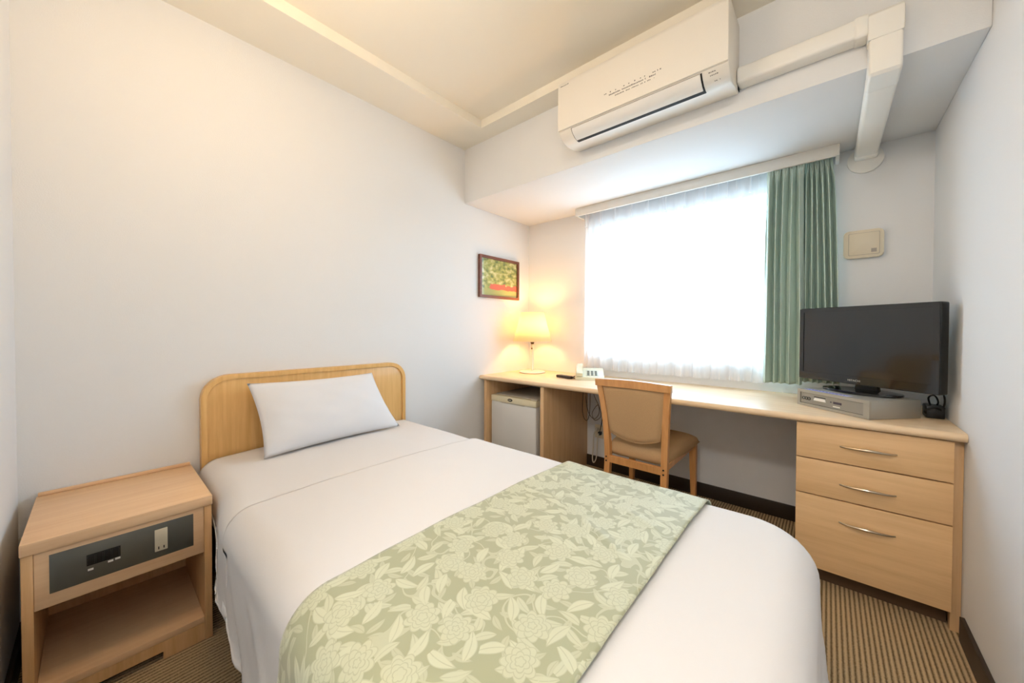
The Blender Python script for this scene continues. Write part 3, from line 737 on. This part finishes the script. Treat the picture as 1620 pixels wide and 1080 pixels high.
obj('printed_name', marks(.962, 1.008, 2.262, .006, -.9585, 1), PRINT, fpn)['kind'] = 'stuff'
def slope_marks(x0, x1, a, dn):
    m_ = marks(x0, x1, 0, .004, 0, dn)
    y, z, ang = a
    return m_.rot(Matrix.Translation((0, y, z)) @ Matrix.Rotation(R(ang), 4, 'X'))
for x0, x1, a in ((1.632, 1.664, (-.9425, 2.0355, 35)), (1.636, 1.664, (-.936, 2.0265, 40)), (1.648, 1.668, (-.9155, 2.0128, 60))): obj('printed_line', slope_marks(x0, x1, a, .8), PRINT, ac)['kind'] = 'stuff'

dc = thing('pipe_duct', 'ivory pipe duct running from the air conditioner along the beam to the wall', 'pipe duct', (2.12, -BD, 1.95))
DX0, DX1, DZ, DY = 2.083, 2.163, 1.889, -.815
obj('beam_cover', MB().box(AX1+.001, DX0+.004, DY+.004, -BD-.0005, 2.034, 2.098, bev=.010, seg=3), DUCTM, dc)
obj('joint_sleeve', MB().box(2.045, DX0+.002, DY+.001, -BD-.0005, 2.030, 2.102, bev=.010, seg=3), DUCTM, dc)
el = MB()
el.prism([(-BD-.0005, 2.104), (-BD-.0005, 2.012), (DY, 2.006), (DY-.0, 2.085), (DY+.02, 2.104)], 0, DX0-.003, DX1+.003, bev=.006)
obj('elbow', el, DUCTM, dc)
obj('drop_cover', MB().prism([(-BD-.0005, 2.012), (-BD-.0005, 1.951), (-.70, 1.951), (-.70, DZ), (DY+.012, DZ), (DY+.003, DZ+.008), (DY+.002, 2.006)], 0, DX0, DX1, bev=.008, seg=3), DUCTM, dc)
obj('ceiling_cover', MB().box(DX0, DX1, -.7005, -.05, DZ, ZB-.0005, bev=.012, seg=3), DUCTM, dc)
obj('end_sleeve', MB().box(DX0-.003, DX1+.003, -.05, -.001, DZ-.003, ZB-.0005, bev=.012, seg=3), DUCTM, dc)
obj('wall_flange', MB().prism([(q[0], min(q[1], ZB-.001)) for q in [(2.121+.066*math.cos(a*math.pi/20), 1.888+.064*math.sin(a*math.pi/20)) for a in range(40)]], 1, -.012, -.0005, bev=.003), DUCTM, dc)

# ------------------------------------------------------------------ television, tuner box, power adapter
BA = R(-41.96)
bx_ = thing('tuner_box', 'silver pay-television box under the television', 'tuner box', (1.889, -.341, zd), BA)
bw, bd_, bh = .308, .231, .074
obj('case', MB().box(0, bw, .004, bd_, .001, bh, bev=.0025), SILVER, bx_, world=False)
obj('front_bezel', MB().frame([(0, .001), (bw, .001), (bw, bh), (0, bh)], [(.014, .013), (bw-.022, .013), (bw-.022, bh-.013), (.014, bh-.013)], 1, -.003, .006), SILVER, bx_, world=False)
pn = obj('front_panel', MB().box(.0155, bw-.0235, .0005, .0045, .0145, bh-.0145), SILVERD, bx_, world=False)
obj('panel_gap', MB().box(.014, bw-.022, .002, .0046, .013, bh-.013), DARKGAP, bx_, world=False)
for i in range(3):
    cx0 = .030+i*.013
    obj('knob_ring', MB().tube([(cx0+.0062*math.cos(2*math.pi*k/20), -.0005, .036+.0062*math.sin(2*math.pi*k/20)) for k in range(21)], .0012, 6, False), BLACK, pn, world=False)
obj('card_slot', MB().box(.080, .132, -.0005, .001, .047, .051), BLACK, pn, world=False)
obj('coin_tray', MB().prism([(.078, .033), (.134, .033), (.130, .0455), (.084, .0455)], 1, -.0015, .001), ACW2, pn, world=False)
obj('display', MB().box(.166, .200, -.0006, .001, .034, .0435), PURP, pn, world=False)
obj('indicator', MB().box(.153, .158, -.0006, .001, .037, .042), PURP, pn, world=False)
obj('tray_label', MB().box(.165, .194, -.0006, .001, .021, .025), LABELW, pn, world=False)
stk = obj('sticker', MB().box(.02, .215, .008, .036, bh, bh+.0006), STICK, bx_, world=False)
random.seed(11)
bmk = MB(); x = .026
while x < .205:
    w_ = random.uniform(.006, .016); bmk.box(x, min(x+w_, .209), .013, .019, bh+.0006, bh+.0010); bmk.box(x+.003, min(x+w_*.9, .208), .024, .031, bh+.0006, bh+.0010); x += w_+.004
obj('sticker_print', bmk, BLUEP, stk, world=False)['kind'] = 'stuff'

TA = math.atan2(-.31, .42)
tv = thing('television', 'black flat television standing on the silver tuner box', 'television', (2.102, -.315, zd+bh), TA)
tw, z0, z1 = .261, .808-zd-bh, 1.154-zd-bh
obj('housing', MB().box(-tw, tw, -.012, .030, z0, z1, bev=.006, seg=3), BLACK, tv, world=False)
obj('back_cover', MB().box(-tw*.72, tw*.72, .030, .055, z0+.04, z1-.05, bev=.012, seg=3), BLACK, tv, world=False)
bz = obj('bezel', MB().frame([(-tw+.003, z0+.003), (tw-.003, z0+.003), (tw-.003, z1-.003), (-tw+.003, z1-.003)], [(-tw+.022, z0+.036), (tw-.022, z0+.036), (tw-.022, z1-.020), (-tw+.022, z1-.020)], 1, -.016, -.010), BLACKG, tv, world=False)
obj('screen', MB().box(-tw+.021, tw-.021, -.0135, -.0115, z0+.035, z1-.019), SCREEN, tv, world=False)
fc = bpy.data.curves.new('lettering', 'FONT'); fc.body = 'HITACHI'; fc.size = .0115; fc.extrude = .0003; fc.align_x = 'CENTER'; fc.space_character = 1.12
tmp = bpy.data.objects.new('tmp', fc); C.objects.link(tmp); bpy.context.view_layer.update()
me = bpy.data.meshes.new_from_object(tmp.evaluated_get(bpy.context.evaluated_depsgraph_get())); bpy.data.objects.remove(tmp)
me.transform(Matrix.Translation((-.015, -.0164, z0+.014)) @ Matrix.Rotation(R(90), 4, 'X')); me.materials.clear(); me.materials.append(mat('silver_lettering', (214, 208, 196), .3, metal=.4))
lt = bpy.data.objects.new('brand_lettering', me); C.objects.link(lt); lt.parent = bz; OFF[lt] = Vector((0, 0, 0))
st = MB()
st.prism([(.145*math.cos(a*math.pi/20)*(1 if abs(math.cos(a*math.pi/20)) < .9 else .97), .086*math.sin(a*math.pi/20)) for a in range(40)], 2, .001, .012, bev=.004)
obj('stand_base', st, BLACKG, tv, world=False)
obj('stand_neck', MB().prism([(-.045, .011), (.045, .011), (.034, z0+.03), (-.034, z0+.03)], 1, .0305, .05, bev=.003), BLACK, tv, world=False)

pa = thing('power_adapter', 'black power adapter with bundled cable behind the tuner box', 'adapter', (2.315, -.30, zd))
obj('brick', MB().box(2.290, 2.340, -.345, -.265, zd+.001, zd+.048, bev=.004).rot(Matrix.Identity(4)), BLACK, pa)
obj('cable_loop', MB().tube([(2.312, -.30, zd+.03), (2.300, -.31, zd+.075), (2.315, -.315, zd+.088), (2.328, -.30, zd+.06), (2.32, -.285, zd+.035)], .003, 7, smooth=5)
    .tube([(2.325, -.31, zd+.03), (2.337, -.335, zd+.05), (2.334, -.36, zd+.09), (2.318, -.39, zd+.13)], .003, 7, smooth=5)
    .tube([(2.295, -.33, zd+.012), (2.285, -.355, zd+.03), (2.31, -.36, zd+.045), (2.335, -.33, zd+.03), (2.335, -.29, zd+.02)], .003, 7, smooth=5), CABLEB, pa)

# ------------------------------------------------------------------ picture, breaker cover, cables
py0, py1, pz0, pz1 = -.6163, -.1611, 1.291, 1.6126
pc = thing('framed_picture', 'small framed woodland picture with red flowers on the wall', 'picture', (0, (py0+py1)/2, pz0))
fwid = .020
fr_o, fr_i = [(py0, pz0), (py1, pz0), (py1, pz1), (py0, pz1)], [(py0+fwid, pz0+fwid), (py1-fwid, pz0+fwid), (py1-fwid, pz1-fwid), (py0+fwid, pz1-fwid)]
obj('frame', MB().frame(fr_o, fr_i, 0, .001, .024), FRAMEW, pc)
ART = bpy.data.materials.new('woodland_print'); ART.use_nodes = True; nt = ART.node_tree; N = nt.nodes; K = nt.links
b = N['Principled BSDF']; b.inputs['Roughness'].default_value = .5
tcn = N.new('ShaderNodeTexCoord'); sx_ = N.new('ShaderNodeSeparateXYZ'); K.new(tcn.outputs['Generated'], sx_.inputs[0])
n1 = N.new('ShaderNodeTexNoise'); n1.inputs['Scale'].default_value = 9; n1.inputs['Detail'].default_value = 6; K.new(tcn.outputs['Generated'], n1.inputs['Vector'])
r1 = N.new('ShaderNodeValToRGB'); cr = r1.color_ramp
cr.elements[0].position = .34; cr.elements[0].color = lin((104, 122, 58)); cr.elements[1].position = .66; cr.elements[1].color = lin((236, 226, 170))
e = cr.elements.new(.5); e.color = lin((186, 184, 92))
K.new(n1.outputs['Fac'], r1.inputs[0])
n2 = N.new('ShaderNodeTexNoise'); n2.inputs['Scale'].default_value = 9; n2.inputs['Detail'].default_value = 8; K.new(tcn.outputs['Generated'], n2.inputs['Vector'])
def mth2(op, a, b_=None, c=None): return mth(op, a, b_, c)
zc_ = mth('ADD', sx_.outputs[2], mth('MULTIPLY', mth('SUBTRACT', n2.outputs['Fac'], .5), .16))
band = mth('MULTIPLY', mth('LESS_THAN', mth('ABSOLUTE', mth('SUBTRACT', zc_, .25)), .075), mth('GREATER_THAN', mth('ADD', sx_.outputs[1], mth('MULTIPLY', mth('SUBTRACT', n2.outputs['Fac'], .5), .3)), .24))
gr_ = mth('LESS_THAN', zc_, .18)
ma_ = N.new('ShaderNodeMix'); ma_.data_type = 'RGBA'; ma_.inputs[7].default_value = lin((190, 186, 104)); K.new(gr_, ma_.inputs[0]); K.new(r1.outputs[0], ma_.inputs[6])
mb_ = N.new('ShaderNodeMix'); mb_.data_type = 'RGBA'; mb_.inputs[7].default_value = lin((232, 104, 78)); K.new(band, mb_.inputs[0]); K.new(ma_.outputs[2], mb_.inputs[6])
K.new(mb_.outputs[2], b.inputs['Base Color'])
obj('print', MB().box(.003, .010, py0+fwid-.002, py1-fwid+.002, pz0+fwid-.002, pz1-fwid+.002), ART, pc)
obj('glass', MB().box(.0135, .0155, py0+fwid-.001, py1-fwid+.001, pz0+fwid-.001, pz1-fwid+.001), PANE, pc)

bk = thing('breaker_cover', 'beige rounded cover box on the wall beside the green curtain', 'wall box', (2.119, 0, 1.40))
obj('box', MB().prism(rrect(2.046, 2.190, 1.405, 1.540, .018), 1, -.026, -.0005, bev=.006, seg=3), BREAK, bk)
dd = obj('door', MB().prism(rrect(2.066, 2.174, 1.420, 1.525, .004), 1, -.0285, -.0255, bev=.001), BREAK, bk)
obj('door_gap', MB().frame(rrect(2.0645, 2.1755, 1.4185, 1.5265, .004), rrect(2.0665, 2.1735, 1.4205, 1.5245, .004), 1, -.0265, -.0258), PLATE, bk)
obj('rating_plate', MB().box(2.146, 2.165, -.0290, -.0284, 1.428, 1.446), PLATE, dd)

o = obj('looped_cable', MB().tube([(.60, -.03, .668), (.585, -.03, .56), (.612, -.035, .42), (.66, -.03, .37), (.70, -.03, .42), (.69, -.028, .48), (.65, -.03, .43), (.645, -.03, .39), (.67, -.03, .36), (.715, -.028, .40), (.70, -.03, .47), (.655, -.03, .56), (.645, -.03, .668)], .0022, 6, smooth=8), CABLEG)
tag(o, 'thin grey cable hanging in loops under the desk', 'cable')
o = obj('side_cable', MB().tube([(.592, -.06, .668), (.5905, -.075, .56), (.5905, -.085, .44), (.5915, -.06, .37), (.60, -.03, .35), (.615, -.022, .40), (.62, -.022, .55), (.615, -.022, .668)], .0022, 6, smooth=8), CABLEG)
tag(o, 'thin dark cable looping against the desk divider panel', 'cable')
ou = thing('floor_outlet', 'ivory wall outlet with plugs below the desk behind the chair', 'wall outlet', (.69, 0, .25))
obj('plate', MB().box(.655, .725, -.007, -.0005, .225, .325, bev=.002), IVORY, ou)
obj('plug', MB().box(.668, .690, -.035, -.0072, .282, .304, bev=.004), CABLEW, ou)
obj('plug', MB().box(.694, .716, -.038, -.0072, .255, .280, bev=.004), BLACK, ou)
o = obj('white_cable', MB().tube([(.679, -.036, .292), (.672, -.055, .26), (.664, -.05, .16), (.655, -.045, .075), (.668, -.05, .045), (.688, -.05, .08), (.694, -.045, .16), (.70, -.05, .25), (.705, -.039, .268)], .0042, 7, smooth=8), CABLEW)
tag(o, 'white power cable drooping in a loop from the wall outlet', 'cable')
o = obj('dark_cable', MB().tube([(.705, -.04, .27), (.72, -.05, .30), (.735, -.045, .40), (.715, -.04, .53), (.70, -.035, .668)], .0032, 7, smooth=8), CABLEB)
tag(o, 'dark cable rising from the outlet to the desk underside', 'cable')
